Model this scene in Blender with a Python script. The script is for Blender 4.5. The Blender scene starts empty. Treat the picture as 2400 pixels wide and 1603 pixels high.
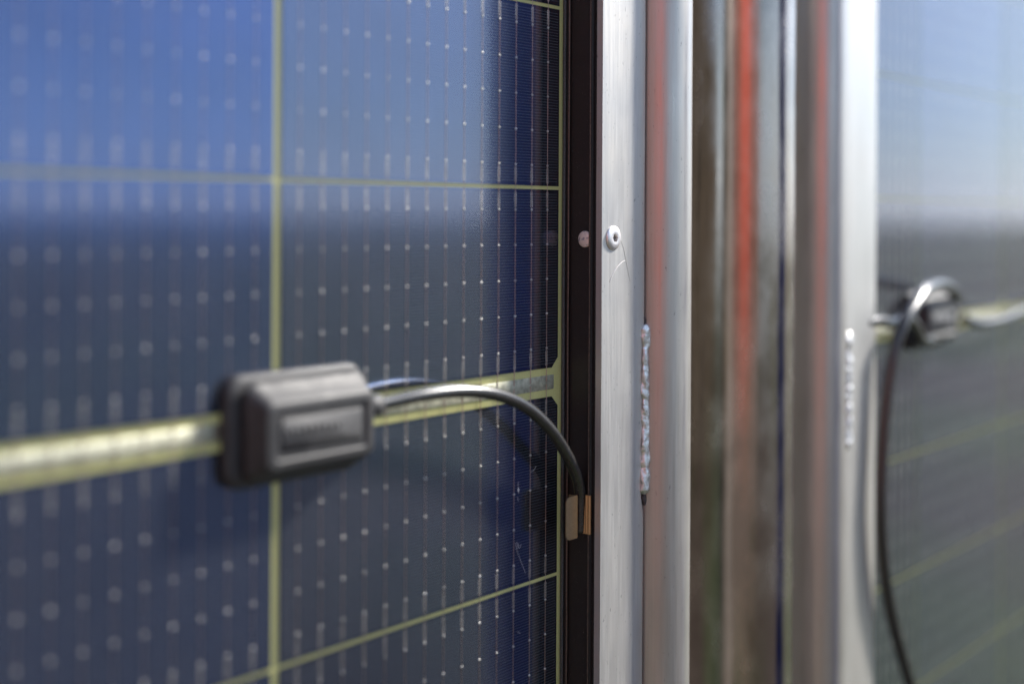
import bpy, bmesh, math, random
from mathutils import Vector, Matrix, noise
R = math.radians
random.seed(7)
scene = bpy.context.scene
C = scene.collection

# ---------------------------------------------------------------- camera
# world: panel back surface is the plane y=0, things stand proud of it towards -y; x runs along it, z is up
H = 0.4145                 # camera to panel, square on (m)
TH = R(39.2)               # angle between the view axis and the panel
FPX, CX, HY = 3130.0, 1200.0, 505.0
cam_d = bpy.data.cameras.new('camera'); cam = bpy.data.objects.new('camera', cam_d); C.objects.link(cam)
cam.location = (0, -H, 0)
view = Vector((math.cos(TH), math.sin(TH), 0))
rot = view.to_track_quat('-Z', 'Y').to_matrix()
rot = rot @ Matrix.Rotation(R(0.30), 3, 'Z')
cam.rotation_euler = rot.to_euler()
cam_d.sensor_width = 36.0
cam_d.lens = 36.0 * FPX / 2400.0
cam_d.shift_y = -296.5 / 2400.0
cam_d.clip_start = 0.01; cam_d.clip_end = 2000
cam_d.dof.use_dof = True
cam_d.dof.focus_distance = 0.690
cam_d.dof.aperture_fstop = 2.5
cam_d.dof.aperture_blades = 0
scene.camera = cam

# ---------------------------------------------------------------- sky, sun, exposure
SUN = Vector((2.2, -1.0, 1.8)).normalized()       # read from the shadows of the box, the cable and the frame
w = bpy.data.worlds.new('World'); scene.world = w; w.use_nodes = True
nt = w.node_tree; nt.nodes.clear()
sky = nt.nodes.new('ShaderNodeTexSky'); sky.sky_type = 'NISHITA'; sky.sun_disc = False
sky.sun_elevation = math.asin(SUN.z); sky.sun_rotation = math.atan2(SUN.x, SUN.y)
sky.air_density = 1.0; sky.dust_density = 0.25; sky.ozone_density = 3.0
bg = nt.nodes.new('ShaderNodeBackground'); bg.inputs['Strength'].default_value = 0.085
wo = nt.nodes.new('ShaderNodeOutputWorld')
# thin white cloud over the blue, thicker towards the horizon all round
tcw = nt.nodes.new('ShaderNodeTexCoord'); spw = nt.nodes.new('ShaderNodeSeparateXYZ'); nt.links.new(tcw.outputs['Generated'], spw.inputs[0])
mpw = nt.nodes.new('ShaderNodeMapping'); mpw.inputs['Scale'].default_value = (1.6, 1.6, 4.0); nt.links.new(tcw.outputs['Generated'], mpw.inputs['Vector'])
cn = nt.nodes.new('ShaderNodeTexNoise'); cn.inputs['Scale'].default_value = 1.4; cn.inputs['Detail'].default_value = 5; nt.links.new(mpw.outputs[0], cn.inputs['Vector'])
r1 = nt.nodes.new('ShaderNodeMapRange'); nt.links.new(cn.outputs['Fac'], r1.inputs[0])
for i, v_ in enumerate((0.45, 0.70, 0.03, 0.40)): r1.inputs[i + 1].default_value = v_
r2 = nt.nodes.new('ShaderNodeMapRange'); nt.links.new(spw.outputs[2], r2.inputs[0])
for i, v_ in enumerate((0.0, 0.15, 0.6, 0.0)): r2.inputs[i + 1].default_value = v_
mxw = nt.nodes.new('ShaderNodeMath'); mxw.operation = 'MAXIMUM'; nt.links.new(r1.outputs[0], mxw.inputs[0]); nt.links.new(r2.outputs[0], mxw.inputs[1])
# thin cloud is lit up around the sun
nrm = nt.nodes.new('ShaderNodeVectorMath'); nrm.operation = 'NORMALIZE'; nt.links.new(tcw.outputs['Generated'], nrm.inputs[0])
dt = nt.nodes.new('ShaderNodeVectorMath'); dt.operation = 'DOT_PRODUCT'; dt.inputs[1].default_value = SUN; nt.links.new(nrm.outputs[0], dt.inputs[0])
r3 = nt.nodes.new('ShaderNodeMapRange'); nt.links.new(dt.outputs['Value'], r3.inputs[0])
for i, v_ in enumerate((0.70, 0.92, 0.0, 0.75)): r3.inputs[i + 1].default_value = v_
mx3 = nt.nodes.new('ShaderNodeMath'); mx3.operation = 'MAXIMUM'; nt.links.new(mxw.outputs[0], mx3.inputs[0]); nt.links.new(r3.outputs[0], mx3.inputs[1])
mxw = mx3
cm = nt.nodes.new('ShaderNodeMix'); cm.data_type = 'RGBA'; nt.links.new(mxw.outputs[0], cm.inputs[0])
nt.links.new(sky.outputs[0], cm.inputs[6]); cm.inputs[7].default_value = (10.4, 12.5, 16.2, 1)
nt.links.new(cm.outputs[2], bg.inputs['Color']); nt.links.new(bg.outputs[0], wo.inputs['Surface'])
sd = bpy.data.lights.new('sun', 'SUN'); sd.energy = 5.0; sd.angle = R(6); sd.color = (1.0, 0.95, 0.88)
so = bpy.data.objects.new('sun', sd); C.objects.link(so)
so.rotation_euler = (-SUN).to_track_quat('-Z', 'Y').to_euler()
scene.view_settings.view_transform = 'Standard'
scene.view_settings.look = 'None'
scene.view_settings.gamma = 1.0
scene.view_settings.exposure = 1.15

# ---------------------------------------------------------------- measuring helper: photo pixel + stand-off -> place in the world
def P(px, py, o=0.0):
    dx = (px - CX) / FPX; dz = (HY - py) / FPX
    t = (H - o) / (math.sin(TH) - dx * math.cos(TH))
    return Vector((t * (math.cos(TH) + dx * math.sin(TH)), -o, t * dz))

# ---------------------------------------------------------------- materials
def mat(name):
    m = bpy.data.materials.new(name); m.use_nodes = True
    return m, m.node_tree, m.node_tree.nodes['Principled BSDF']
def N(t, kind, **kw):
    n = t.nodes.new(kind)
    for k, v in kw.items():
        if k.startswith('i_'):
            key = k[2:].replace('_', ' ')
            n.inputs[int(key) if key.isdigit() else key].default_value = v
        else: setattr(n, k, v)
    return n
def math_n(t, op, a, b=None, c=None, clamp=False):
    n = t.nodes.new('ShaderNodeMath'); n.operation = op; n.use_clamp = clamp
    for i, v in enumerate((a, b, c)):
        if v is None: continue
        if isinstance(v, (int, float)): n.inputs[i].default_value = v
        else: t.links.new(v, n.inputs[i])
    return n.outputs[0]
def mix_c(t, f, a, b):
    n = t.nodes.new('ShaderNodeMix'); n.data_type = 'RGBA'
    for i, v in ((0, f), (6, a), (7, b)):
        if isinstance(v, (int, float)): n.inputs[i].default_value = v
        elif isinstance(v, tuple): n.inputs[i].default_value = (*v, 1) if len(v) == 3 else v
        else: t.links.new(v, n.inputs[i])
    return n.outputs[2]
def coords(t, scale=(1, 1, 1)):
    tc = t.nodes.new('ShaderNodeTexCoord'); mp = t.nodes.new('ShaderNodeMapping')
    mp.inputs['Scale'].default_value = scale
    t.links.new(tc.outputs['Object'], mp.inputs['Vector'])
    return mp.outputs['Vector']
def noise_n(t, vec, scale, detail=4, rough=0.55):
    n = t.nodes.new('ShaderNodeTexNoise'); n.inputs['Scale'].default_value = scale
    n.inputs['Detail'].default_value = detail; n.inputs['Roughness'].default_value = rough
    t.links.new(vec, n.inputs['Vector'])
    return n.outputs['Fac']
def ramp(t, v, lo, hi, a=0.0, b=1.0):
    n = t.nodes.new('ShaderNodeMapRange'); n.clamp = True
    n.inputs[1].default_value = lo; n.inputs[2].default_value = hi
    n.inputs[3].default_value = a; n.inputs[4].default_value = b
    t.links.new(v, n.inputs[0]); return n.outputs[0]
def bump(t, bsdf, h, strength, dist):
    n = t.nodes.new('ShaderNodeBump'); n.inputs['Strength'].default_value = strength
    n.inputs['Distance'].default_value = dist
    t.links.new(h, n.inputs['Height']); t.links.new(n.outputs[0], bsdf.inputs['Normal'])

def mat_aluminium(name, base=(0.585, 0.565, 0.535), rough=0.42, pits=True, aniso=0.5):
    m, t, b = mat(name)
    b.inputs['Metallic'].default_value = 0.74      # oxide skin scatters some light
    v1 = coords(t, (1, 1, 0.02)); streak = noise_n(t, v1, 900, 5, 0.6)
    v2 = coords(t, (1, 1, 0.12)); broad = noise_n(t, v2, 90, 4, 0.6)
    v3 = coords(t, (1, 1, 0.35)); spots = noise_n(t, v3, 800, 3, 0.55)
    v4 = coords(t); cloud = noise_n(t, v4, 22, 5, 0.6)
    pit = ramp(t, spots, 0.66, 0.72)
    pm = ramp(t, noise_n(t, v4, 60, 3, 0.6), 0.42, 0.62)
    pitm = math_n(t, 'MULTIPLY', pit, pm)
    c = mix_c(t, ramp(t, streak, 0.3, 0.7), tuple(x * 0.88 for x in base), base)
    c = mix_c(t, ramp(t, broad, 0.35, 0.7, 0, 0.35), c, tuple(x * 0.62 for x in base))
    c = mix_c(t, ramp(t, cloud, 0.45, 0.72, 0, 0.45), c, (0.47, 0.44, 0.40))
    if pits: c = mix_c(t, math_n(t, 'MULTIPLY', pitm, 0.75), c, (0.10, 0.10, 0.10))
    t.links.new(c, b.inputs['Base Color'])
    rr = math_n(t, 'ADD', ramp(t, streak, 0.3, 0.7, rough - 0.07, rough + 0.07), ramp(t, cloud, 0.3, 0.7, -0.05, 0.06))
    t.links.new(rr, b.inputs['Roughness'])
    hsum = math_n(t, 'ADD', math_n(t, 'MULTIPLY', streak, 0.5), math_n(t, 'MULTIPLY', broad, 2.0))
    if pits: hsum = math_n(t, 'SUBTRACT', hsum, math_n(t, 'MULTIPLY', pitm, 0.6))
    bump(t, b, hsum, 0.22, 0.0003)
    return m
M = {}
M['bar'] = mat_aluminium('brushed_aluminium')
M['tube'] = mat_aluminium('tube_aluminium', (0.48, 0.455, 0.43), 0.36)

def mat_weld():
    m, t, b = mat('weld_metal')
    b.inputs['Metallic'].default_value = 1.0
    v = coords(t); n1 = noise_n(t, v, 500, 4, 0.6); n2 = noise_n(t, v, 120, 3)
    c = mix_c(t, ramp(t, n1, 0.35, 0.6), (0.56, 0.55, 0.54), (0.74, 0.74, 0.74))
    c = mix_c(t, ramp(t, n2, 0.60, 0.72, 0, 0.5), c, (0.42, 0.37, 0.28))
    t.links.new(c, b.inputs['Base Color']); b.inputs['Roughness'].default_value = 0.52
    bump(t, b, n1, 0.4, 0.0004); return m
M['weld'] = mat_weld()

def mat_galv():
    m, t, b = mat('galvanised_steel')
    b.inputs['Metallic'].default_value = 1.0
    v = coords(t, (1, 1, 0.55)); n1 = noise_n(t, v, 45, 4, 0.6)
    v2 = coords(t, (1, 1, 0.04)); n2 = noise_n(t, v2, 160, 4, 0.6)
    c = mix_c(t, ramp(t, n1, 0.40, 0.66), (0.30, 0.26, 0.235), (0.42, 0.37, 0.335))
    c = mix_c(t, ramp(t, n2, 0.55, 0.75, 0, 0.4), c, (0.30, 0.23, 0.13))
    t.links.new(c, b.inputs['Base Color'])
    t.links.new(ramp(t, n1, 0.3, 0.7, 0.14, 0.30), b.inputs['Roughness'])
    bump(t, b, n1, 0.12, 0.001); return m
M['post'] = mat_galv()

def mat_frame():
    m, t, b = mat('black_anodised_frame')
    v = coords(t); d = noise_n(t, v, 1700, 2, 0.5); g = noise_n(t, v, 5000, 2, 0.5)
    f = math_n(t, 'MULTIPLY', ramp(t, d, 0.70, 0.76), 0.8)
    c = mix_c(t, ramp(t, g, 0.4, 0.7), (0.010, 0.0085, 0.0085), (0.024, 0.019, 0.018))
    c = mix_c(t, f, c, (0.30, 0.27, 0.25))
    t.links.new(c, b.inputs['Base Color'])
    b.inputs['Metallic'].default_value = 0.0; b.inputs['Roughness'].default_value = 0.42
    b.inputs['Specular IOR Level'].default_value = 0.55
    bump(t, b, g, 0.2, 0.0001); return m
M['frame'] = mat_frame()

def mat_plain(name, col, rough=0.5, metallic=0.0, nscale=None, var=0.15, bumpd=None, spec=0.5):
    m, t, b = mat(name)
    b.inputs['Roughness'].default_value = rough; b.inputs['Metallic'].default_value = metallic
    b.inputs['Specular IOR Level'].default_value = spec
    if nscale:
        n = noise_n(t, coords(t), nscale, 4, 0.6)
        c = mix_c(t, ramp(t, n, 0.35, 0.68), tuple(x * (1 - var) for x in col), tuple(min(1, x * (1 + var)) for x in col))
        t.links.new(c, b.inputs['Base Color'])
        if bumpd: bump(t, b, n, 0.4, bumpd)
    else: b.inputs['Base Color'].default_value = (*col, 1)
    return m
def mat_backing():
    m = bpy.data.materials.new('yellow_backing'); m.use_nodes = True; t = m.node_tree; t.nodes.clear()
    out = t.nodes.new('ShaderNodeOutputMaterial'); mx = t.nodes.new('ShaderNodeMixShader'); mx.inputs[0].default_value = 0.6
    n = noise_n(t, coords(t), 2500, 3, 0.6)
    c = mix_c(t, ramp(t, n, 0.35, 0.68), (0.62, 0.56, 0.22), (0.74, 0.67, 0.29))
    d = t.nodes.new('ShaderNodeBsdfDiffuse'); tr = t.nodes.new('ShaderNodeBsdfTranslucent')
    t.links.new(c, d.inputs['Color']); t.links.new(c, tr.inputs['Color'])
    t.links.new(d.outputs[0], mx.inputs[1]); t.links.new(tr.outputs[0], mx.inputs[2]); t.links.new(mx.outputs[0], out.inputs['Surface'])
    return m
M['yellow'] = mat_backing()
M['sealant'] = mat_plain('grey_sealant', (0.060, 0.062, 0.064), 0.55, 0, 1200, 0.35, 0.0002)
M['ridge'] = mat_plain('frame_lip_edge', (0.10, 0.078, 0.066), 0.38, 0.4, 900, 0.35, 0.0001)
M['gap_shade'] = mat_plain('gap_shade_black', (0.012, 0.012, 0.012), 0.7, 0, 800, 0.3)  # black painted in for the shaded gap behind the bar
def mat_box():
    m, t, b = mat('grey_black_plastic')
    v = coords(t); n1 = noise_n(t, v, 140, 5, 0.65); n2 = noise_n(t, v, 1400, 3, 0.6)
    c = mix_c(t, ramp(t, n2, 0.35, 0.7), (0.020, 0.019, 0.020), (0.033, 0.032, 0.033))
    c = mix_c(t, ramp(t, n1, 0.46, 0.72, 0, 0.30), c, (0.10, 0.098, 0.098))
    t.links.new(c, b.inputs['Base Color']); t.links.new(ramp(t, n1, 0.3, 0.7, 0.48, 0.62), b.inputs['Roughness']); b.inputs['Specular IOR Level'].default_value = 0.38
    bump(t, b, math_n(t, 'ADD', n2, n1), 0.2, 0.00012); return m
M['box'] = mat_box()
M['cable'] = mat_plain('black_cable_jacket', (0.024, 0.022, 0.021), 0.27, 0, 600, 0.3, 0.00005, 0.7)
M['ribbon'] = mat_plain('tinned_ribbon', (0.52, 0.49, 0.38), 0.60, 0.55, 260, 0.35, 0.0002)
M['wire'] = mat_plain('tinned_copper_wire', (0.52, 0.38, 0.335), 0.42, 1.0)
def mat_solder():
    m, t, b = mat('solder_pad')
    ge = t.nodes.new('ShaderNodeNewGeometry'); n = noise_n(t, ge.outputs['Position'], 90, 3, 0.7)
    t.links.new(mix_c(t, ramp(t, n, 0.36, 0.64), (0.26, 0.24, 0.225), (0.74, 0.69, 0.65)), b.inputs['Base Color'])
    b.inputs['Metallic'].default_value = 0.6; b.inputs['Roughness'].default_value = 0.42; return m
M['solder'] = mat_solder()
M['clip'] = mat_plain('clip_gold_reflection', (0.46, 0.33, 0.19), 0.34, 1.0, 1200, 0.10)  # stainless clip; the gold it mirrors is put into its colour
M['screw'] = mat_plain('stainless_screw', (0.72, 0.69, 0.68), 0.42, 0.8, 700, 0.10, 0.0001)
M['socket'] = mat_plain('socket_grey', (0.20, 0.18, 0.16), 0.6, 0.5, 900, 0.3)  # darker grey metal for the socket floor and one scratch
M['scorch'] = mat_plain('weld_scorch', (0.055, 0.045, 0.045), 0.7, 0.2, 900, 0.4)
M['lint'] = mat_plain('pale_lint', (0.60, 0.58, 0.56), 0.7)
M['navy'] = mat_plain('dark_blue_paint', (0.006, 0.030, 0.25), 0.8, 0, 40, 0.2)
def mat_disc():
    m, t, b = mat('mottled_disc')
    n = noise_n(t, coords(t), 420, 4, 0.65)
    c = mix_c(t, ramp(t, n, 0.54, 0.60), (0.78, 0.66, 0.60), (0.34, 0.30, 0.36))
    t.links.new(c, b.inputs['Base Color']); b.inputs['Metallic'].default_value = 0.3
    b.inputs['Roughness'].default_value = 0.5; return m
M['pale_disc'] = mat_disc()

def mat_cell(name, tint):
    """dark blue silicon with printed silver fingers 1.43 mm apart, object space x across, z up"""
    m, t, b = mat(name)
    tc = t.nodes.new('ShaderNodeTexCoord'); sp = t.nodes.new('ShaderNodeSeparateXYZ')
    t.links.new(tc.outputs['Object'], sp.inputs[0])
    z = math_n(t, 'ADD', sp.outputs[2], 10.0 * 0.00143)
    fr = math_n(t, 'FRACT', math_n(t, 'ADD', math_n(t, 'MULTIPLY', z, 1 / 0.00143), 100.5))
    d = math_n(t, 'ABSOLUTE', math_n(t, 'SUBTRACT', fr, 0.5))
    line = ramp(t, d, 0.03, 0.11, 0.9, 0.0)
    inside = math_n(t, 'MULTIPLY', math_n(t, 'LESS_THAN', math_n(t, 'ABSOLUTE', sp.outputs[0]), 0.0917),
                    math_n(t, 'LESS_THAN', math_n(t, 'ABSOLUTE', sp.outputs[2]), 0.0437))
    line = math_n(t, 'MULTIPLY', line, inside)
    vn = coords(t); n1 = noise_n(t, vn, 30, 3); n2 = noise_n(t, vn, 2600, 2, 0.5)
    speck = math_n(t, 'MULTIPLY', ramp(t, n2, 0.765, 0.80), 0.5)
    base = mix_c(t, ramp(t, n1, 0.3, 0.7), tuple(x * 0.88 for x in tint), tint)
    base = mix_c(t, speck, base, (0.5, 0.5, 0.5))
    t.links.new(base, b.inputs['Base Color'])
    b.inputs['Metallic'].default_value = 0.95
    b.inputs['Roughness'].default_value = 0.12
    f = t.nodes.new('ShaderNodeBsdfPrincipled')
    f.inputs['Base Color'].default_value = (0.095, 0.105, 0.122, 1)
    f.inputs['Metallic'].default_value = 0.45; f.inputs['Roughness'].default_value = 0.5
    mx = t.nodes.new('ShaderNodeMixShader')
    t.links.new(line, mx.inputs[0]); t.links.new(b.outputs[0], mx.inputs[1]); t.links.new(f.outputs[0], mx.inputs[2])
    t.links.new(mx.outputs[0], t.nodes['Material Output'].inputs['Surface'])
    return m
CELLM = [mat_cell('silicon_cell_a', (0.055, 0.082, 0.172)), mat_cell('silicon_cell_b', (0.028, 0.068, 0.215)),
         mat_cell('silicon_cell_c', (0.038, 0.060, 0.125))]

def mat_glass():
    m = bpy.data.materials.new('panel_glass'); m.use_nodes = True; t = m.node_tree; t.nodes.clear()
    out = t.nodes.new('ShaderNodeOutputMaterial'); mx = t.nodes.new('ShaderNodeMixShader')
    fr = N(t, 'ShaderNodeFresnel'); ge = N(t, 'ShaderNodeNewGeometry')
    t.links.new(ramp(t, ge.outputs['Backfacing'], 0.0, 1.0, 1.48, 1 / 1.48), fr.inputs['IOR'])     # thin pane: the same from both sides
    tr = N(t, 'ShaderNodeBsdfTransparent'); tr.inputs['Color'].default_value = (0.95, 0.97, 0.96, 1)
    gl = N(t, 'ShaderNodeBsdfGlossy'); gl.inputs['Roughness'].default_value = 0.02
    t.links.new(fr.outputs[0], mx.inputs[0]); t.links.new(tr.outputs[0], mx.inputs[1]); t.links.new(gl.outputs[0], mx.inputs[2])
        # a film of dust on the glass
    du = N(t, 'ShaderNodeBsdfDiffuse'); du.inputs['Color'].default_value = (0.43, 0.43, 0.47, 1)
    nd = noise_n(t, coords(t, (1, 1, 0.5)), 35, 6, 0.65); ns = noise_n(t, coords(t), 1500, 2, 0.5)
    fac = math_n(t, 'ADD', ramp(t, nd, 0.3, 0.75, 0.010, 0.028), math_n(t, 'MULTIPLY', ramp(t, ns, 0.72, 0.78), 0.12))
    m2 = t.nodes.new('ShaderNodeMixShader'); t.links.new(fac, m2.inputs[0]); t.links.new(mx.outputs[0], m2.inputs[1]); t.links.new(du.outputs[0], m2.inputs[2])
    t.links.new(m2.outputs[0], out.inputs['Surface']); return m
M['glass'] = mat_glass()

def mat_ground():
    m, t, b = mat('soil_and_grass')
    v = coords(t); n1 = noise_n(t, v, 0.35, 5, 0.6); n2 = noise_n(t, v, 6, 6, 0.7)
    c = mix_c(t, ramp(t, n2, 0.3, 0.7), (0.026, 0.018, 0.013), (0.046, 0.033, 0.024))
    g = mix_c(t, ramp(t, n2, 0.3, 0.7), (0.020, 0.034, 0.008), (0.042, 0.062, 0.016))
    c = mix_c(t, ramp(t, n1, 0.44, 0.56), c, g)
    t.links.new(c, b.inputs['Base Color']); b.inputs['Roughness'].default_value = 0.95
    bump(t, b, n2, 0.6, 0.05); return m
M['ground'] = mat_ground()
def mat_boards(name, c0, c1):
    m, t, b = mat(name)
    v = coords(t, (1, 1, 0.08)); n1 = noise_n(t, v, 40, 5, 0.6)
    t.links.new(mix_c(t, ramp(t, n1, 0.3, 0.7), c0, c1), b.inputs['Base Color']); b.inputs['Roughness'].default_value = 0.8; return m
M['brown'] = mat_boards('brown_boards', (0.160, 0.072, 0.058), (0.230, 0.104, 0.084))
M['red'] = mat_boards('red_reflected_boards', (0.42, 0.080, 0.052), (0.54, 0.110, 0.070))  # red of the added wall, set for its reflection in the metal

# ---------------------------------------------------------------- mesh helpers
def link(name, me, material, parent=None, loc=None):
    o = bpy.data.objects.new(name, me); C.objects.link(o)
    if material and not me.materials: me.materials.append(material)
    if parent: o.parent = parent
    if loc is not None: o.location = loc
    return o
def mesh(name, vs, fs, smooth=False, fix=True):
    me = bpy.data.meshes.new(name); me.from_pydata([tuple(v) for v in vs], [], fs)
    if fix:
        bm = bmesh.new(); bm.from_mesh(me); bmesh.ops.recalc_face_normals(bm, faces=bm.faces[:]); bm.to_mesh(me); bm.free()
    if smooth:
        for p in me.polygons: p.use_smooth = True
    me.update(); return me
def box_data(x0, x1, y0, y1, z0, z1, vs=None, fs=None):
    vs = [] if vs is None else vs; fs = [] if fs is None else fs; k = len(vs)
    vs += [(x, y, z) for z in (z0, z1) for y in (y0, y1) for x in (x0, x1)]
    fs += [tuple(k + i for i in f) for f in ((0, 1, 3, 2), (4, 6, 7, 5), (0, 4, 5, 1), (2, 3, 7, 6), (0, 2, 6, 4), (1, 5, 7, 3))]
    return vs, fs
def bevel_box(name, x0, x1, y0, y1, z0, z1, r, seg=2):
    vs, fs = box_data(x0, x1, y0, y1, z0, z1); me = mesh(name, vs, fs)
    bm = bmesh.new(); bm.from_mesh(me)
    bmesh.ops.bevel(bm, geom=bm.edges[:], offset=r, segments=seg, affect='EDGES', profile=0.5)
    bm.to_mesh(me); bm.free()
    for p in me.polygons: p.use_smooth = True
    return me
def loft(name, rings, cap=True, smooth=True, closed=True):
    n = len(rings[0]); vs = [p for r in rings for p in r]; fs = []
    for i in range(len(rings) - 1):
        for j in range(n if closed else n - 1):
            k = (j + 1) % n
            fs.append((i * n + j, i * n + k, (i + 1) * n + k, (i + 1) * n + j))
    if cap:
        fs.append(tuple(range(n))[::-1]); fs.append(tuple((len(rings) - 1) * n + j for j in range(n)))
    return mesh(name, vs, fs, smooth)
def sharp(o, ang=35):
    md = o.modifiers.new('edges', 'EDGE_SPLIT'); md.split_angle = R(ang); return o
def spline(pts, n=12):
    out = []; q = [Vector(p) for p in pts]; q = [2 * q[0] - q[1]] + q + [2 * q[-1] - q[-2]]
    for i in range(1, len(q) - 2):
        for k in range(n):
            s = k / n; a, b, c, d = q[i - 1], q[i], q[i + 1], q[i + 2]
            out.append(0.5 * ((2 * b) + (c - a) * s + (2 * a - 5 * b + 4 * c - d) * s * s + (3 * b - a - 3 * c + d) * s ** 3))
    out.append(q[-2]); return out
def sweep(name, pts, rad, seg=20, cap=True):
    pts = [Vector(p) for p in pts]; rings = []; up = None
    for i, p in enumerate(pts):
        t = (pts[min(i + 1, len(pts) - 1)] - pts[max(i - 1, 0)]).normalized()
        if up is None: up = t.orthogonal().normalized()
        up = (up - t * up.dot(t)).normalized(); sd_ = t.cross(up)
        r = rad(i / (len(pts) - 1)) if callable(rad) else rad
        rings.append([p + (up * math.cos(a) + sd_ * math.sin(a)) * r for a in (2 * math.pi * k / seg for k in range(seg))])
    return loft(name, rings, cap)
def round_rect(x0, x1, z0, z1, r, y, n=6):
    out = []
    for cx, cz, a0 in ((x1 - r, z1 - r, 0), (x0 + r, z1 - r, 90), (x0 + r, z0 + r, 180), (x1 - r, z0 + r, 270)):
        for k in range(n + 1):
            a = R(a0 + 90 * k / n); out.append((cx + r * math.cos(a), y, cz + r * math.sin(a)))
    return out
def empty(name, loc, label, cat, group=None):
    o = bpy.data.objects.new(name, None); C.objects.link(o); o.location = loc; o.empty_display_size = 0.02
    o['label'] = label; o['category'] = cat
    if group: o['group'] = group
    return o
def tag(o, label, cat, group=None):
    o['label'] = label; o['category'] = cat
    if group: o['group'] = group
    return o
def part(name, me, m, root):
    """a part modelled in world coordinates, hung under a thing that stands at root.location"""
    o = link(name, me, m, root); o.matrix_parent_inverse = Matrix.Translation(-Vector(root.location)); return o

GZ = -1.10
# ---------------------------------------------------------------- ground
vs = [(-300, -300, GZ), (300, -300, GZ), (300, 300, GZ), (-300, 300, GZ)]
g = link('ground', mesh('ground', vs, [(0, 1, 2, 3)]), M['ground']); g['kind'] = 'structure'

# ---------------------------------------------------------------- solar panels
CW, CH = 0.1857, 0.0905            # half cell
PX, PZ = 0.1898, 0.0923            # column and row pitch
WP = 0.01281                       # wire pitch, 14 to a cell
BUS_T, BUS_B = -0.0774, -0.0921    # cell edges above and below the middle bus
RIB = (-0.0811, -0.0884)           # ribbon
ROWS = [('u', BUS_T + CH / 2 + PZ * k) for k in range(4)] + [('l', BUS_B - CH / 2 - PZ * k) for k in range(4)]

def cell_mesh(wd, cham):
    """thin wafer; cham = +1 corners cut at the top, -1 at the bottom, 0 none"""
    c = 0.0050; x, z = wd / 2, CH / 2
    if cham < 0: out = [(-x + c, -z), (x - c, -z), (x, -z + c), (x, z), (-x, z), (-x, -z + c)]
    elif cham > 0: out = [(-x, -z), (x, -z), (x, z - c), (x - c, z), (-x + c, z), (-x, z - c)]
    else: out = [(-x, -z), (x, -z), (x, z), (-x, z)]
    n = len(out); v = [(a, 0, b) for a, b in out] + [(a, 0.0004, b) for a, b in out]
    f = [tuple(range(n)), tuple(range(2 * n - 1, n - 1, -1))] + [(i, (i + 1) % n, n + (i + 1) % n, n + i) for i in range(n)]
    return mesh('solar_cell', v, f)

def wire_data(x=0.0, vs=None, fs=None):
    """round wire with five solder pads and a forked tail at each end, standing on the wafer (towards -y)"""
    vs = [] if vs is None else vs; fs = [] if fs is None else fs
    def half_tube(xc, z0, z1, rw, rh, n=6):
        k = len(vs)
        for z in (z0, z1):
            for i in range(n + 1):
                a = math.pi * i / n; vs.append((xc + rw * math.cos(a), -0.00003 - rh * math.sin(a), z))
        for i in range(n): fs.append((k + i, k + i + 1, k + n + 2 + i, k + n + 1 + i))
    half_tube(x, -CH / 2 - 0.0012, CH / 2 + 0.0012, 0.00011, 0.00018)
    for s in (-1, 1):
        for e in (-1, 1):
            half_tube(x + e * 0.00062, *sorted((s * (CH / 2 - 0.0013), s * 0.0362)), 0.00013, 0.00005, 2)
    for zc in (-0.0350, -0.0175, 0, 0.0175, 0.0350):
        k = len(vs); nr, na = 3, 10
        for i in range(nr):
            e = math.pi / 2 * i / nr
            for j in range(na):
                a = 2 * math.pi * j / na
                vs.append((x + 0.00076 * math.cos(e) * math.cos(a), -0.00005 - 0.00052 * math.sin(e), zc + 0.00064 * math.cos(e) * math.sin(a)))
        vs.append((x, -0.00057, zc))
        for i in range(nr - 1):
            for j in range(na): fs.append((k + i * na + j, k + i * na + (j + 1) % na, k + (i + 1) * na + (j + 1) % na, k + (i + 1) * na + j))
        for j in range(na): fs.append((k + (nr - 1) * na + j, k + (nr - 1) * na + (j + 1) % na, k + nr * na))
    return vs, fs
def solder(me):
    """the solder pads take the second material"""
    me.materials.append(M['wire']); me.materials.append(M['solder'])
    nf = 6 + 4 * 2; per = nf + 5 * 30
    for p in me.polygons:
        if p.index % per >= 6: p.material_index = 1
    return me
WIRE = solder(mesh('busbar_wire', *wire_data(), smooth=True, fix=False))
def wires_joined(nw):
    vs, fs = [], []
    for i in range(nw): wire_data((i - (nw - 1) / 2) * WP, vs, fs)
    return solder(mesh('busbar_wires', vs, fs, True, False))

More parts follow.
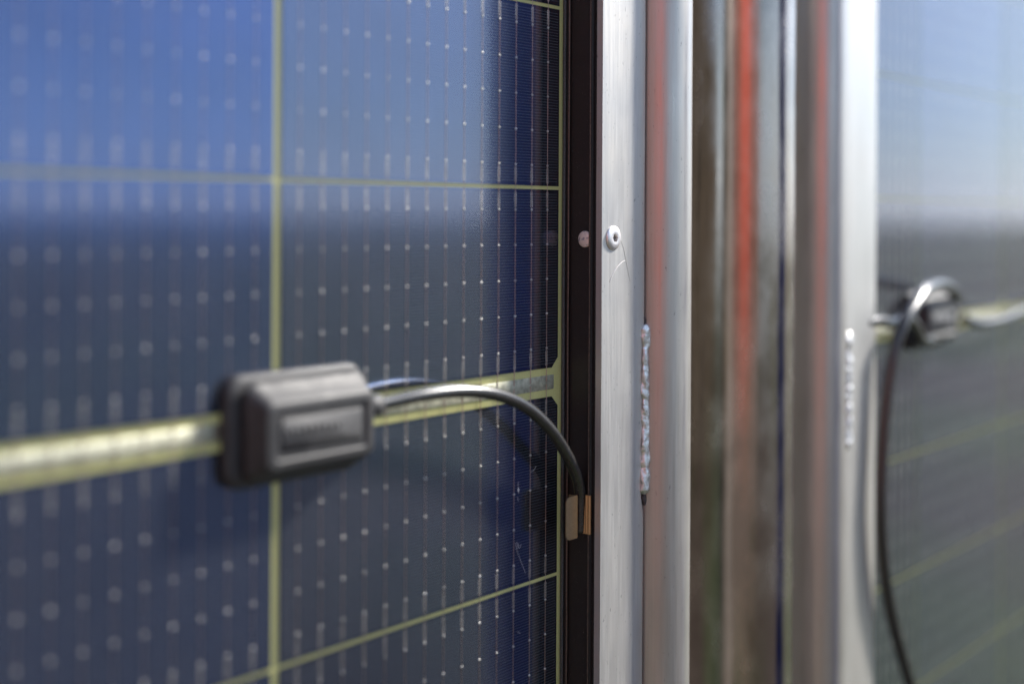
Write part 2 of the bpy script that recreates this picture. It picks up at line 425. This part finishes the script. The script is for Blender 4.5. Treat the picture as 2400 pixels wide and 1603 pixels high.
def frame_rail(x_in, s, root, z0, z1):
    """side rail of the panel frame, cross-section as seen in the photo; s=+1: rail lies to the right of the cells"""
    prof = [(0.0026, -0.004), (0.0026, 0.0018), (0.0042, 0.0022), (0.0048, 0.0012), (0.0048, 0.0147), (0.0032, 0.0152),
            (0.0032, 0.0167), (0.0048, 0.0173), (0.0330, 0.0173), (0.0330, -0.006), (0.0026, -0.006)]
    zs = [z0 + (z1 - z0) * k / 60 for k in range(61)]
    rings = [[(x_in + s * a + 0.00012 * noise.noise((0, b * 90, z * 14)), -b, z) for a, b in prof] for z in zs]
    r = part('frame_rail', loft('frame_rail', rings, True, False), M['frame'], root)
    def bead(name, m, xa, ra, oa, amp, f):
        pts = [(x_in + s * (xa + amp * noise.noise((f, 3.3, z * 30))), -oa - amp * 0.5 * noise.noise((9.1, f, z * 45)), z + 0.0001)
               for z in [z0 + (z1 - z0) * k / 160 for k in range(161)]]
        return link(name, sweep(name, pts, ra, 8), m, r)      # the rail itself sits at the world origin
    bead('sealant_bead', M['sealant'], 0.0015, 0.0009, 0.0005, 0.00015, 1.7)
    bead('lip_edge', M['ridge'], 0.0035, 0.00055, 0.0021, 0.0002, 5.1)
    bead('lip_edge', M['ridge'], 0.00305, 0.00032, 0.0160, 0.0001, 8.1)
    return r

def make_panel(name, label, x_right, columns, mats, rail_sides, detailed, group):
    """columns: list of (x_centre, width, wires)"""
    zt = ROWS[3][1] + CH / 2 + 0.004; zb = ROWS[7][1] - CH / 2 - 0.004
    xl = min(c[0] - c[1] / 2 for c in columns) - 0.0022; xr = max(c[0] + c[1] / 2 for c in columns) + 0.0022
    root = empty(name, ((xl + xr) / 2, 0, zb), label, 'solar panel', group)
    part('backing_sheet', mesh('backing_sheet', [(xl - 0.002, 0.0009, zb), (xr + 0.002, 0.0009, zb), (xr + 0.002, 0.0009, zt), (xl - 0.002, 0.0009, zt)], [(0, 1, 2, 3)]), M['yellow'], root)
    part('glass_pane', mesh('glass_pane', [(xl - 0.002, -0.0013, zb), (xr + 0.002, -0.0013, zb), (xr + 0.002, -0.0013, zt), (xl - 0.002, -0.0013, zt)], [(0, 1, 2, 3)]), M['glass'], root)
    for ci, (xc, wd, nw) in enumerate(columns):
        for ri, (half, zc) in enumerate(ROWS):
            ch = (-1 if ri == 0 else 1 if ri == 4 else 0)
            o = part('solar_cell', cell_mesh(wd, ch), mats[ci % len(mats)], root)
            o.location = (xc, 0, zc)
            if detailed(ci, ri):
                for i in range(nw):
                    wv = link('busbar_wire', WIRE, M['wire'], o); wv.location = ((i - (nw - 1) / 2) * WP, 0, 0)
            else:
                wv = link('busbar_wire', wires_joined(nw), M['wire'], o); wv['kind'] = 'stuff'
        rb = part('bus_ribbon', bevel_box('bus_ribbon', xc - wd / 2 + 0.0030, xc + wd / 2 - 0.0030, 0.0002, 0.0006, RIB[1], RIB[0], 0.0001, 1), M['ribbon'], root)
        vs, fs = [], []
        for i in range(nw):
            x = xc + (i - (nw - 1) / 2) * WP; j = random.uniform(-0.0002, 0.0002)
            for zz in ((BUS_T + 0.001, RIB[0] - 0.0030), (RIB[1] + 0.0030, BUS_B - 0.001)):
                k = len(vs)
                for z in zz:
                    for q in range(5):
                        a = math.pi * q / 4; vs.append((x + j + 0.0002 * math.cos(a), 0.0001 - 0.0003 * math.sin(a), z))
                for q in range(4): fs.append((k + q, k + q + 1, k + 6 + q, k + 5 + q))
        tb = link('wire_tab', mesh('wire_tab', vs, fs, True, False), M['wire'], rb); tb['kind'] = 'stuff'
    for s in rail_sides:
        frame_rail(xr if s > 0 else xl, s, root, zb - 0.03, zt + 0.03)
    for z0, z1 in ((zb - 0.030, zb), (zt, zt + 0.030)):
        part('frame_rail', bevel_box('frame_rail', xl - 0.003, xr + 0.003, -0.0172, 0.006, z0, z1, 0.0006, 1), M['frame'], root)
    return root

X1 = 0.5460
cols1 = [(X1 - CW / 2 - PX * k, CW, 14) for k in range(4)]
panel1 = make_panel('solar_panel', 'large blue solar panel on the left with junction box and cable on its back', X1, cols1,
                    [CELLM[0], CELLM[1], CELLM[2], CELLM[1]], (1, -1), lambda c, r: c < 2 and r in (0, 1, 4, 5, 2), 'solar panels')
X2 = 0.8745
cols2 = [(X2 + 0.1380 / 2, 0.1380, 10), (1.0145 + CW / 2, CW, 14), (1.0145 + PX + CW / 2, CW, 14)]
panel2 = make_panel('solar_panel', 'blurred solar panel at the far right reflecting pale sky beyond the metal posts', X2, cols2,
                    [CELLM[2], CELLM[0], CELLM[2]], (1, -1), lambda c, r: False, 'solar panels')

# pale disc on the inner wall of the frame, half under its lip
rz = P(1382, 560, 0.0132).z
pts = []
for i, (a, b) in enumerate(((0.0043, 0.0), (0.0041, 0.0004), (0.0034, 0.0008), (0.0020, 0.0011), (0.0004, 0.0012))):
    pts.append([(X1 + 0.0022 + 0.0047 - b, -min(0.0150, 0.0118 + a * math.cos(q)), rz + a * math.sin(q)) for q in (2 * math.pi * k / 28 for k in range(28))])
rv = part('wall_disc', loft('wall_disc', pts), M['pale_disc'], panel1)
# lint and hairline marks stuck to the glass
for path in ([(1212, 1272), (1216, 1290), (1222, 1306), (1228, 1322), (1236, 1342)], [(1216, 1270), (1221, 1284), (1225, 1275)],
             [(1216, 1286), (1219, 1275), (1214, 1271)], [(1247, 1106), (1255, 1100), (1260, 1091)],
             [(1218, 1128), (1218, 1140), (1219, 1156)], [(1217, 1165), (1218, 1172)], [(1218, 1480), (1223, 1482)]):
    if len(path) < 3: path = path + [(path[-1][0] + 1, path[-1][1] + 2)]
    part('lint_strand', sweep('lint_strand', spline([P(a, b, 0.0015) for a, b in path], 5), 0.00006, 5), M['lint'], panel1)
bl = bmesh.new(); bmesh.ops.create_icosphere(bl, subdivisions=2, radius=0.0006, matrix=Matrix.Translation(P(1218.5, 1148, 0.0016)) @ Matrix.Diagonal((0.8, 0.3, 1.8, 1)))
me = bpy.data.meshes.new('dirt_speck'); bl.to_mesh(me); bl.free(); part('dirt_speck', me, M['lint'], panel1)

# ---------------------------------------------------------------- support frames: flat bar + round tube + weld
def wavy_bar(x0, x1, o0, o1, z0, z1, notch=None):
    n = 420; rings = []
    r = 0.0005
    for k in range(n + 1):
        z = z0 + (z1 - z0) * k / n
        ed = 0.00020 * noise.noise((1.3, 0.2, z * 60)) * (1 if z < -0.07 else 0.3)
        er = 0.00010 * noise.noise((7.3, 0.2, z * 70))
        if notch:
            a, b = notch
            er += 0.0010 * max(0.0, min(1.0, (a + 0.006 - z) / 0.012)) * (0.6 + 0.8 * noise.noise((3.1, 1.0, z * 260))) if z > b else 0
            er += 0.0022 * max(0.0, 1 - abs(z - b + 0.001) / 0.010)
        fr = []
        xs = [x0 + (x1 - x0) * i / 14 for i in range(15)]
        for i, x in enumerate(xs):
            low = max(0.0, min(1.0, (-0.02 - z) / 0.08))
            wv = 0.00030 * low * noise.noise((x * 95, 2.2, z * 9)) + 0.00007 * noise.noise((x * 160, 9.2, z * 14))
            edge = 0.0004 if i in (0, 14) else 0
            fr.append((x + (ed if i == 0 else 0) - (er if i == 14 else er * 0.5 if i == 13 else 0), -(o1 - edge + wv), z))
        ring = fr + [(x1 - er, -o0, z), (x0 + ed, -o0, z)]
        rings.append(ring)
    return loft('flat_bar', rings, True, True)

def tube(name, x, o, r, z0, z1, seg=64, wob=0.0):
    rings = []
    n = 60 if wob else 1
    for k in range(n + 1):
        z = z0 + (z1 - z0) * k / n
        rings.append([(x + (r + wob * noise.noise((math.cos(a) * 1.5, math.sin(a) * 1.5, z * 9))) * math.cos(a),
                       -o + (r + wob * noise.noise((math.cos(a) * 1.5, math.sin(a) * 1.5, z * 9))) * math.sin(a), z) for a in (2 * math.pi * q / seg for q in range(seg))])
    return loft(name, rings, True, True)

ZB, ZT = GZ + 0.02, 0.42
BF, BB = 0.0233, 0.0193            # bar front and back stand-off
BX0, BX1 = 0.5522, 0.5909
fr1 = empty('support_frame', (0.60, -BF, ZB), 'bright aluminium flat bar welded to a round tube, bolted to the left panel', 'metal frame', 'welded aluminium frames')
W0, W1 = -0.0568, -0.1470
b1 = part('flat_bar', wavy_bar(BX0, BX1, BB, BF, ZB, ZT, (W0, W1)), M['bar'], fr1); sharp(b1, 50)
T1 = (0.6107, 0.0180, 0.0185)
sharp(part('round_tube', tube('round_tube', T1[0], T1[1], T1[2], ZB, ZT), M['tube'], fr1))
part('gap_shade_strip', mesh('gap_shade_strip', *box_data(BX0 + 0.0012, BX1 - 0.003, -(BB - 0.00005), -0.01735, ZB + 0.6, ZT - 0.02)), M['gap_shade'], fr1)  # dark filler for the shade in the gap between bar and frame
# weld bead: overlapping lumps of uneven size, one mesh
def weld_mesh(x, o, z0, z1, r0, n):
    rings = []; m = 260
    lumps = [(z0 + (z1 - z0) * p_, lr, lo) for p_, lr, lo in ((0.04, 1.05, 0.7), (0.12, 0.55, -0.3), (0.24, 0.72, -0.5), (0.36, 0.85, -0.2), (0.45, 0.60, -0.4),
             (0.54, 0.72, 0.4), (0.62, 0.45, 0.1), (0.68, 0.92, 0.5), (0.78, 1.02, 0.6), (0.85, 0.70, 0.0), (0.92, 1.18, 0.2), (0.985, 0.6, 0.1))]
    n = 8
    for k in range(m + 1):
        s = k / m; z = z0 + (z1 - z0) * s
        env = min(1, s / 0.03, (1 - s) / 0.03); env = math.sqrt(max(env, 0.0))
        br, off = 0.0, 0.0
        for lz, lr, lo in lumps:
            d = abs(z - lz) / (abs(z1 - z0) / n * 0.95)
            if d < 1:
                q = math.sqrt(1 - d * d) * lr
                if q > br: br, off = q, lo
        r = r0 * (0.30 + 0.7 * br) * env + 0.0001
        ring = []
        for j in range(22):
            a = 2 * math.pi * j / 22
            rr = r * (1 + 0.40 * noise.noise((math.cos(a) * 1.1, math.sin(a) * 1.1, z * 210)) + 0.10 * noise.noise((math.cos(a) * 2.5, math.sin(a) * 2.5, z * 600)))
            ring.append((x + 0.0006 * off + rr * math.cos(a) * 1.05, -o + rr * math.sin(a) * 0.62, z))
        rings.append(ring)
    return loft('weld_bead', rings, True, True)
part('weld_bead', weld_mesh(BX1 + 0.0004, 0.0236, W0, W1, 0.0031, 6), M['weld'], fr1)
for px_, py_, sz in ((1512, 752, 1.0), (1514, 1166, 1.5), (1520, 1182, 1.0)):     # scorched pits at the ends of the weld
    bm = bmesh.new(); c_ = P(px_, py_, 0.0225)
    bmesh.ops.create_icosphere(bm, subdivisions=3, radius=0.0016 * sz, matrix=Matrix.Translation(c_) @ Matrix.Diagonal((0.9, 0.5, 1.7, 1)))
    for v in bm.verts: v.co += Vector((1, 0, 1)) * 0.0006 * noise.noise(v.co * 500)
    me = bpy.data.meshes.new('burn_mark'); bm.to_mesh(me); bm.free()
    for q in me.polygons: q.use_smooth = True
    part('burn_mark', me, M['scorch'], fr1)
# bright curved scratch in the bar, and a darker one
for path, rr, mm in (([(1430, 660), (1436, 644), (1447, 625), (1458, 614), (1466, 609)], 0.00020, M['lint']),
                     ([(1455, 562), (1462, 582), (1466, 602), (1472, 632), (1478, 660)], 0.00006, M['socket'])):
    part('scratch', sweep('scratch', spline([P(a, b, BF + 0.00006) for a, b in path], 6), lambda s, rr=rr: rr * (0.35 + 0.65 * math.sin(math.pi * min(1, s * 0.8 + 0.15))), 6), mm, fr1)

fr2 = empty('support_frame', (0.82, -BF, ZB), 'pale aluminium bar and tube with a row of weld dots, at the right panel', 'metal frame', 'welded aluminium frames')
T2 = (0.8161, 0.0120, 0.0182)
sharp(part('round_tube', tube('round_tube', T2[0], T2[1], T2[2], ZB, ZT), M['tube'], fr2))
b2 = part('flat_bar', wavy_bar(T2[0] + T2[2], 0.8815, BB, BF, ZB, ZT), M['bar'], fr2); sharp(b2, 50)
for py in (787, 843, 908, 954, 992, 1032):
    p = P(1992, py, 0.0245); bm = bmesh.new()
    bmesh.ops.create_icosphere(bm, subdivisions=3, radius=0.0035, matrix=Matrix.Translation((0.8365, -0.0240, p.z)) @ Matrix.Diagonal((1, 0.6, random.uniform(1.0, 1.5), 1)))
    for v in bm.verts: v.co += Vector((1, 1, 1)) * 0.0006 * noise.noise(v.co * 300)
    me = bpy.data.meshes.new('weld_bead'); bm.to_mesh(me); bm.free()
    for q in me.polygons: q.use_smooth = True
    part('weld_bead', me, M['weld'], fr2)

part('weld_bead', weld_mesh(0.8358, 0.0236, P(1992, 775, 0.0236).z, P(1992, 1048, 0.0236).z, 0.0037, 8), M['weld'], fr2)
# post between the two frames
po = (0.7326, 0.0, 0.0335)
post = link('steel_post', tube('steel_post', 0, 0, po[2], 0, ZT + 0.05 - GZ, 96, 0.0004), M['post'], None, (po[0], -po[1], GZ))
tag(post, 'dull galvanised round steel post between the two aluminium tubes', 'post')

# ---------------------------------------------------------------- button-head bolt in the bar
bc = P(1437, 557, BF); bx, bzz = bc.x, bc.z
bolt = empty('button_head_bolt', (bx, -BF, bzz), 'small silver button-head hex bolt in the aluminium bar', 'bolt')
prof = [(0.0061, 0.0), (0.0063, 0.0002), (0.0062, 0.0006), (0.0056, 0.0011), (0.0046, 0.0015), (0.0036, 0.0017), (0.0027, 0.0017)]
rings = [[(bx + a * math.cos(q), -BF - b, bzz + a * math.sin(q)) for q in (2 * math.pi * k / 48 for k in range(48))] for a, b in prof]
def hexr(r, y): # hexagon sampled at 48 points
    out = []
    for k in range(48):
        q = 2 * math.pi * k / 48; s = (q % (math.pi / 3)) - math.pi / 6
        rr = r * math.cos(math.pi / 6) / math.cos(s); out.append((bx + rr * math.cos(q), -BF - y, bzz + rr * math.sin(q)))
    return out
rings += [hexr(0.0023, 0.0016), hexr(0.0021, 0.0002)]
hd = part('head', loft('head', rings, False), M['screw'], bolt); sharp(hd, 45)
part('socket', mesh('socket', hexr(0.00225, 0.0003), [tuple(range(48))]), M['socket'], bolt)

# ---------------------------------------------------------------- junction box and its cable
def junction_box(name, label, dx, dz, group):
    root = empty(name, (0.366 + dx, 0, -0.107 + dz), label, 'junction box', group)
    def T(ring): return [(x + dx, y, z + dz) for x, y, z in ring]
    base = [T(round_rect(0.3290, 0.4020, -0.1075, -0.0628, 0.008, -0.0014)), T(round_rect(0.3290, 0.4020, -0.1075, -0.0628, 0.008, -0.0040)),
            T(round_rect(0.3300, 0.4010, -0.1065, -0.0638, 0.0075, -0.0052)), T(round_rect(0.3335, 0.3990, -0.1045, -0.0660, 0.006, -0.0056))]
    bs = part('base', loft('base', base), M['box'], root); sharp(bs, 50)
    lid = [T(round_rect(0.3365, 0.3980, -0.1035, -0.0675, 0.005, -0.0050)), T(round_rect(0.3365, 0.3980, -0.1035, -0.0675, 0.005, -0.0068)),
           T(round_rect(0.3355, 0.3990, -0.1045, -0.0662, 0.005, -0.0072)), T(round_rect(0.3355, 0.3990, -0.1045, -0.0662, 0.005, -0.0092)),
           T(round_rect(0.3362, 0.3984, -0.1038, -0.0672, 0.005, -0.0097)), T(round_rect(0.3380, 0.3966, -0.1005, -0.0722, 0.0045, -0.0165)),
           T(round_rect(0.3386, 0.3960, -0.0997, -0.0732, 0.004, -0.0176)), T(round_rect(0.3397, 0.3950, -0.0985, -0.0744, 0.0035, -0.0180)),
           T(round_rect(0.3425, 0.3925, -0.0962, -0.0765, 0.0025, -0.0180)), T(round_rect(0.3432, 0.3918, -0.0955, -0.0772, 0.0022, -0.0172))]
    ld = part('lid', loft('lid', lid), M['box'], root); sharp(ld, 40)
    pad = [T(round_rect(0.3455, 0.3895, -0.0930, -0.0795, 0.0015, -0.0171)), T(round_rect(0.3460, 0.3890, -0.0925, -0.0800, 0.0012, -0.0177))]
    pd = part('raised_pad', loft('raised_pad', pad), M['box'], root)
    x = 0.3478
    for k in range(9):      # worn relief on the pad, too soft to read
        wd = random.uniform(0.0018, 0.0034); zc = -0.0850 + random.uniform(-0.0003, 0.0003); hh = random.uniform(0.0010, 0.0017)
        rl = part('relief_mark', loft('relief_mark', [T(round_rect(x, x + wd, zc - hh, zc + hh, 0.0005, -0.0176, 3)), T(round_rect(x + 0.0002, x + wd - 0.0002, zc - hh + 0.0002, zc + hh - 0.0002, 0.0004, -0.0180, 3))]), M['box'], root)
        x += wd + 0.0010
    gl = part('cable_gland', sweep('cable_gland', [(0.3950 + dx, -0.0110, -0.0812 + dz), (0.4010 + dx, -0.0112, -0.0809 + dz), (0.4050 + dx, -0.0114, -0.0807 + dz)], 0.0046, 24), M['box'], root)
    return root
jb1 = junction_box('junction_box', 'grey-black plastic junction box on the cell gap of the left panel', 0, 0, 'junction boxes')
cab = [(0.3985, 0.0112, None), ]
ctrl = [Vector((0.4000, -0.0112, -0.0809)), P(912, 944, 0.0122), P(1000, 926, 0.0150), P(1090, 917, 0.0170), P(1170, 926, 0.0180), P(1238, 956, 0.0180),
        P(1292, 1006, 0.0168), P(1330, 1062, 0.0150), P(1353, 1110, 0.0128), P(1362, 1150, 0.0116), P(1363, 1200, 0.0112), P(1363, 1245, 0.0110)]
cb = link('cable', sweep('cable', spline(ctrl, 10), 0.0030, 24), M['cable'])
tag(cb, 'short black cable arching from the left junction box down into a metal clip', 'cable', 'panel cables')

# clip: a folded metal strip gripping the frame lip
zt_, zb_ = P(1350, 1156, 0.0115).z, P(1350, 1256, 0.0115).z
clip = empty('cable_clip', (0.5480, -0.0115, zb_), 'small steel clip with a gold reflection put in its colour, holding the cable end on the black frame', 'clip')
xa, xb = P(1331, 1200, 0.0146).x, P(1357, 1200, 0.0146).x
r_ = 0.0032; out = []
for cx_, cz_, a0 in ((xa + r_, zt_ - r_, 90), (xa + r_, zb_ + r_, 180)):
    for k in range(9):
        a = R(a0 + 90 * k / 8); out.append((cx_ + r_ * math.cos(a), cz_ + r_ * math.sin(a)))
out = [(xb, zt_)] + out + [(xb, zb_)]
v = [(a, -0.0146, b) for a, b in out] + [(a, -0.0140, b) for a, b in out]; n = len(out)
f = [tuple(range(n)), tuple(range(2 * n - 1, n - 1, -1))] + [(i, (i + 1) % n, n + (i + 1) % n, n + i) for i in range(n)]
part('plate', mesh('plate', v, f), M['clip'], clip)
fold = [(xb, 0.0146), (xb + 0.0007, 0.0143), (xb + 0.0010, 0.0135), (xb + 0.0010, 0.0090)]
prof = [(a, b) for a, b in fold] + [(a - 0.0005, b - 0.0004) for a, b in fold[::-1]]
part('fold', loft('fold', [[(a, -b, z) for a, b in prof] for z in (zb_ + 0.0006, zt_ - 0.0006)], True, False), M['clip'], clip)
# ribbed outer leaf lying along the wall of the frame
leaf = []
xw = X1 + 0.0014 + 0.0040
for i in range(13):
    s = i / 12; leaf.append((xw - 0.0006 * abs(math.sin(3 * math.pi * s)) - 0.0008, 0.0126 + 0.0052 * s))
prof = leaf + [(xw + 0.0002, b) for a, b in leaf[::-1]]
part('leaf', loft('leaf', [[(a, -b, z) for a, b in prof] for z in (zb_ + 0.001, zt_ - 0.001)], True, False), M['clip'], clip)

# ---------------------------------------------------------------- the right panel's box and cables (out of focus)
q = P(2190, 745, 0.010)
jb2 = junction_box('junction_box', 'blurred dark junction box on the right panel behind a looping cable', q.x - 0.366, q.z + 0.0855, 'junction boxes')
ctrl = [P(2245, 700, 0.014), P(2232, 672, 0.020), P(2205, 660, 0.027), P(2172, 672, 0.033), P(2144, 712, 0.036), P(2118, 756, 0.036), P(2098, 820, 0.034),
        P(2082, 920, 0.032), P(2072, 1040, 0.031), P(2068, 1180, 0.031), P(2076, 1320, 0.031), P(2096, 1440, 0.031), P(2128, 1560, 0.031), P(2165, 1680, 0.031)]
c2 = link('cable', sweep('cable', spline(ctrl, 10), 0.0042, 18), M['cable'])
tag(c2, 'long black cable looping up and hanging down in front of the right panel', 'cable', 'panel cables')
ctrl = [P(2030, 752, 0.020), P(2060, 748, 0.021), P(2095, 752, 0.022), P(2130, 740, 0.022), P(2150, 765, 0.020), P(2165, 790, 0.016), P(2200, 790, 0.012)]
c3 = link('cable', sweep('cable', spline(ctrl, 10), 0.0041, 18), M['cable'])
tag(c3, 'short blurred cable running from the pale bar to the right junction box', 'cable', 'panel cables')
ctrl = [P(2262, 742, 0.012), P(2300, 752, 0.014), P(2345, 744, 0.015), P(2400, 722, 0.014), P(2460, 700, 0.012)]
c4 = link('cable', sweep('cable', spline(ctrl, 10), 0.0041, 18), M['cable'])
tag(c4, 'grey cable leaving the right junction box towards the right picture edge', 'cable', 'panel cables')

# ---------------------------------------------------------------- added unseen board wall, standing in for a person in red the metal mirrors
wall = empty('stand_in_wall', (-1.5, -1.2, GZ), 'added stand-in of brown and red boards behind the camera, seen only in reflections', 'wall')
part('plinth', bevel_box('plinth', -1.56, -1.49, -5.02, 0.22, GZ, -0.362, 0.01, 2), mat_plain('plinth_render', (0.11, 0.095, 0.085), 0.9, 0, 20, 0.2), wall)  # duller lower part added so the mirrored red fades low down
for i in range(26):
    y0 = -5.0 + i * 0.20
    me = bevel_box('board', -1.53, -1.50 + random.uniform(0, 0.006), y0, y0 + 0.193, -0.36, GZ + 2.1, 0.004, 1)
    part('board', me, M['red'] if -2.5 < y0 < -1.3 else M['brown'], wall)  # red only where the post and tubes should mirror it

# unseen hedge added behind the panels so the steel post mirrors a dark stripe
hb = bmesh.new(); bmesh.ops.create_grid(hb, x_segments=160, y_segments=50, size=1.0)
for v_ in hb.verts:
    x, t_ = v_.co.x * 12, (v_.co.y + 1) / 2
    a = math.pi * t_; p = Vector((x, 5.5 - 0.9 * math.cos(a), GZ + 3.0 * math.sin(a) ** 0.6))
    d_ = 0.35 * noise.noise(p * 1.3) + 0.16 * noise.noise(p * 4.1) + 0.10 * noise.noise(p * 9.7)
    v_.co = p + Vector((0.3, -1.0, 0.8)) * d_
me = bpy.data.meshes.new('hedge'); hb.to_mesh(me); hb.free()
hedge = link('hedge', me, mat_plain('hedge_leaves', (0.105, 0.085, 0.060), 0.8, 0, 9, 0.5, 0.02)); hedge['kind'] = 'stuff'
tag(hedge, 'dark olive hedge added unseen behind the panels for its reflection in the post', 'hedge')

# unseen post added out of view at the right; the left panel mirrors it navy
dp = link('added_navy_post', tube('added_navy_post', 0, 0, 0.062, 0, 0.22 - GZ, 48), M['navy'], None, (0.916, -0.282, GZ))
for p_ in dp.data.polygons: p_.use_smooth = len(p_.vertices) == 4
tag(dp, 'short dark blue round post added outside the picture for its reflection in the left panel', 'post')
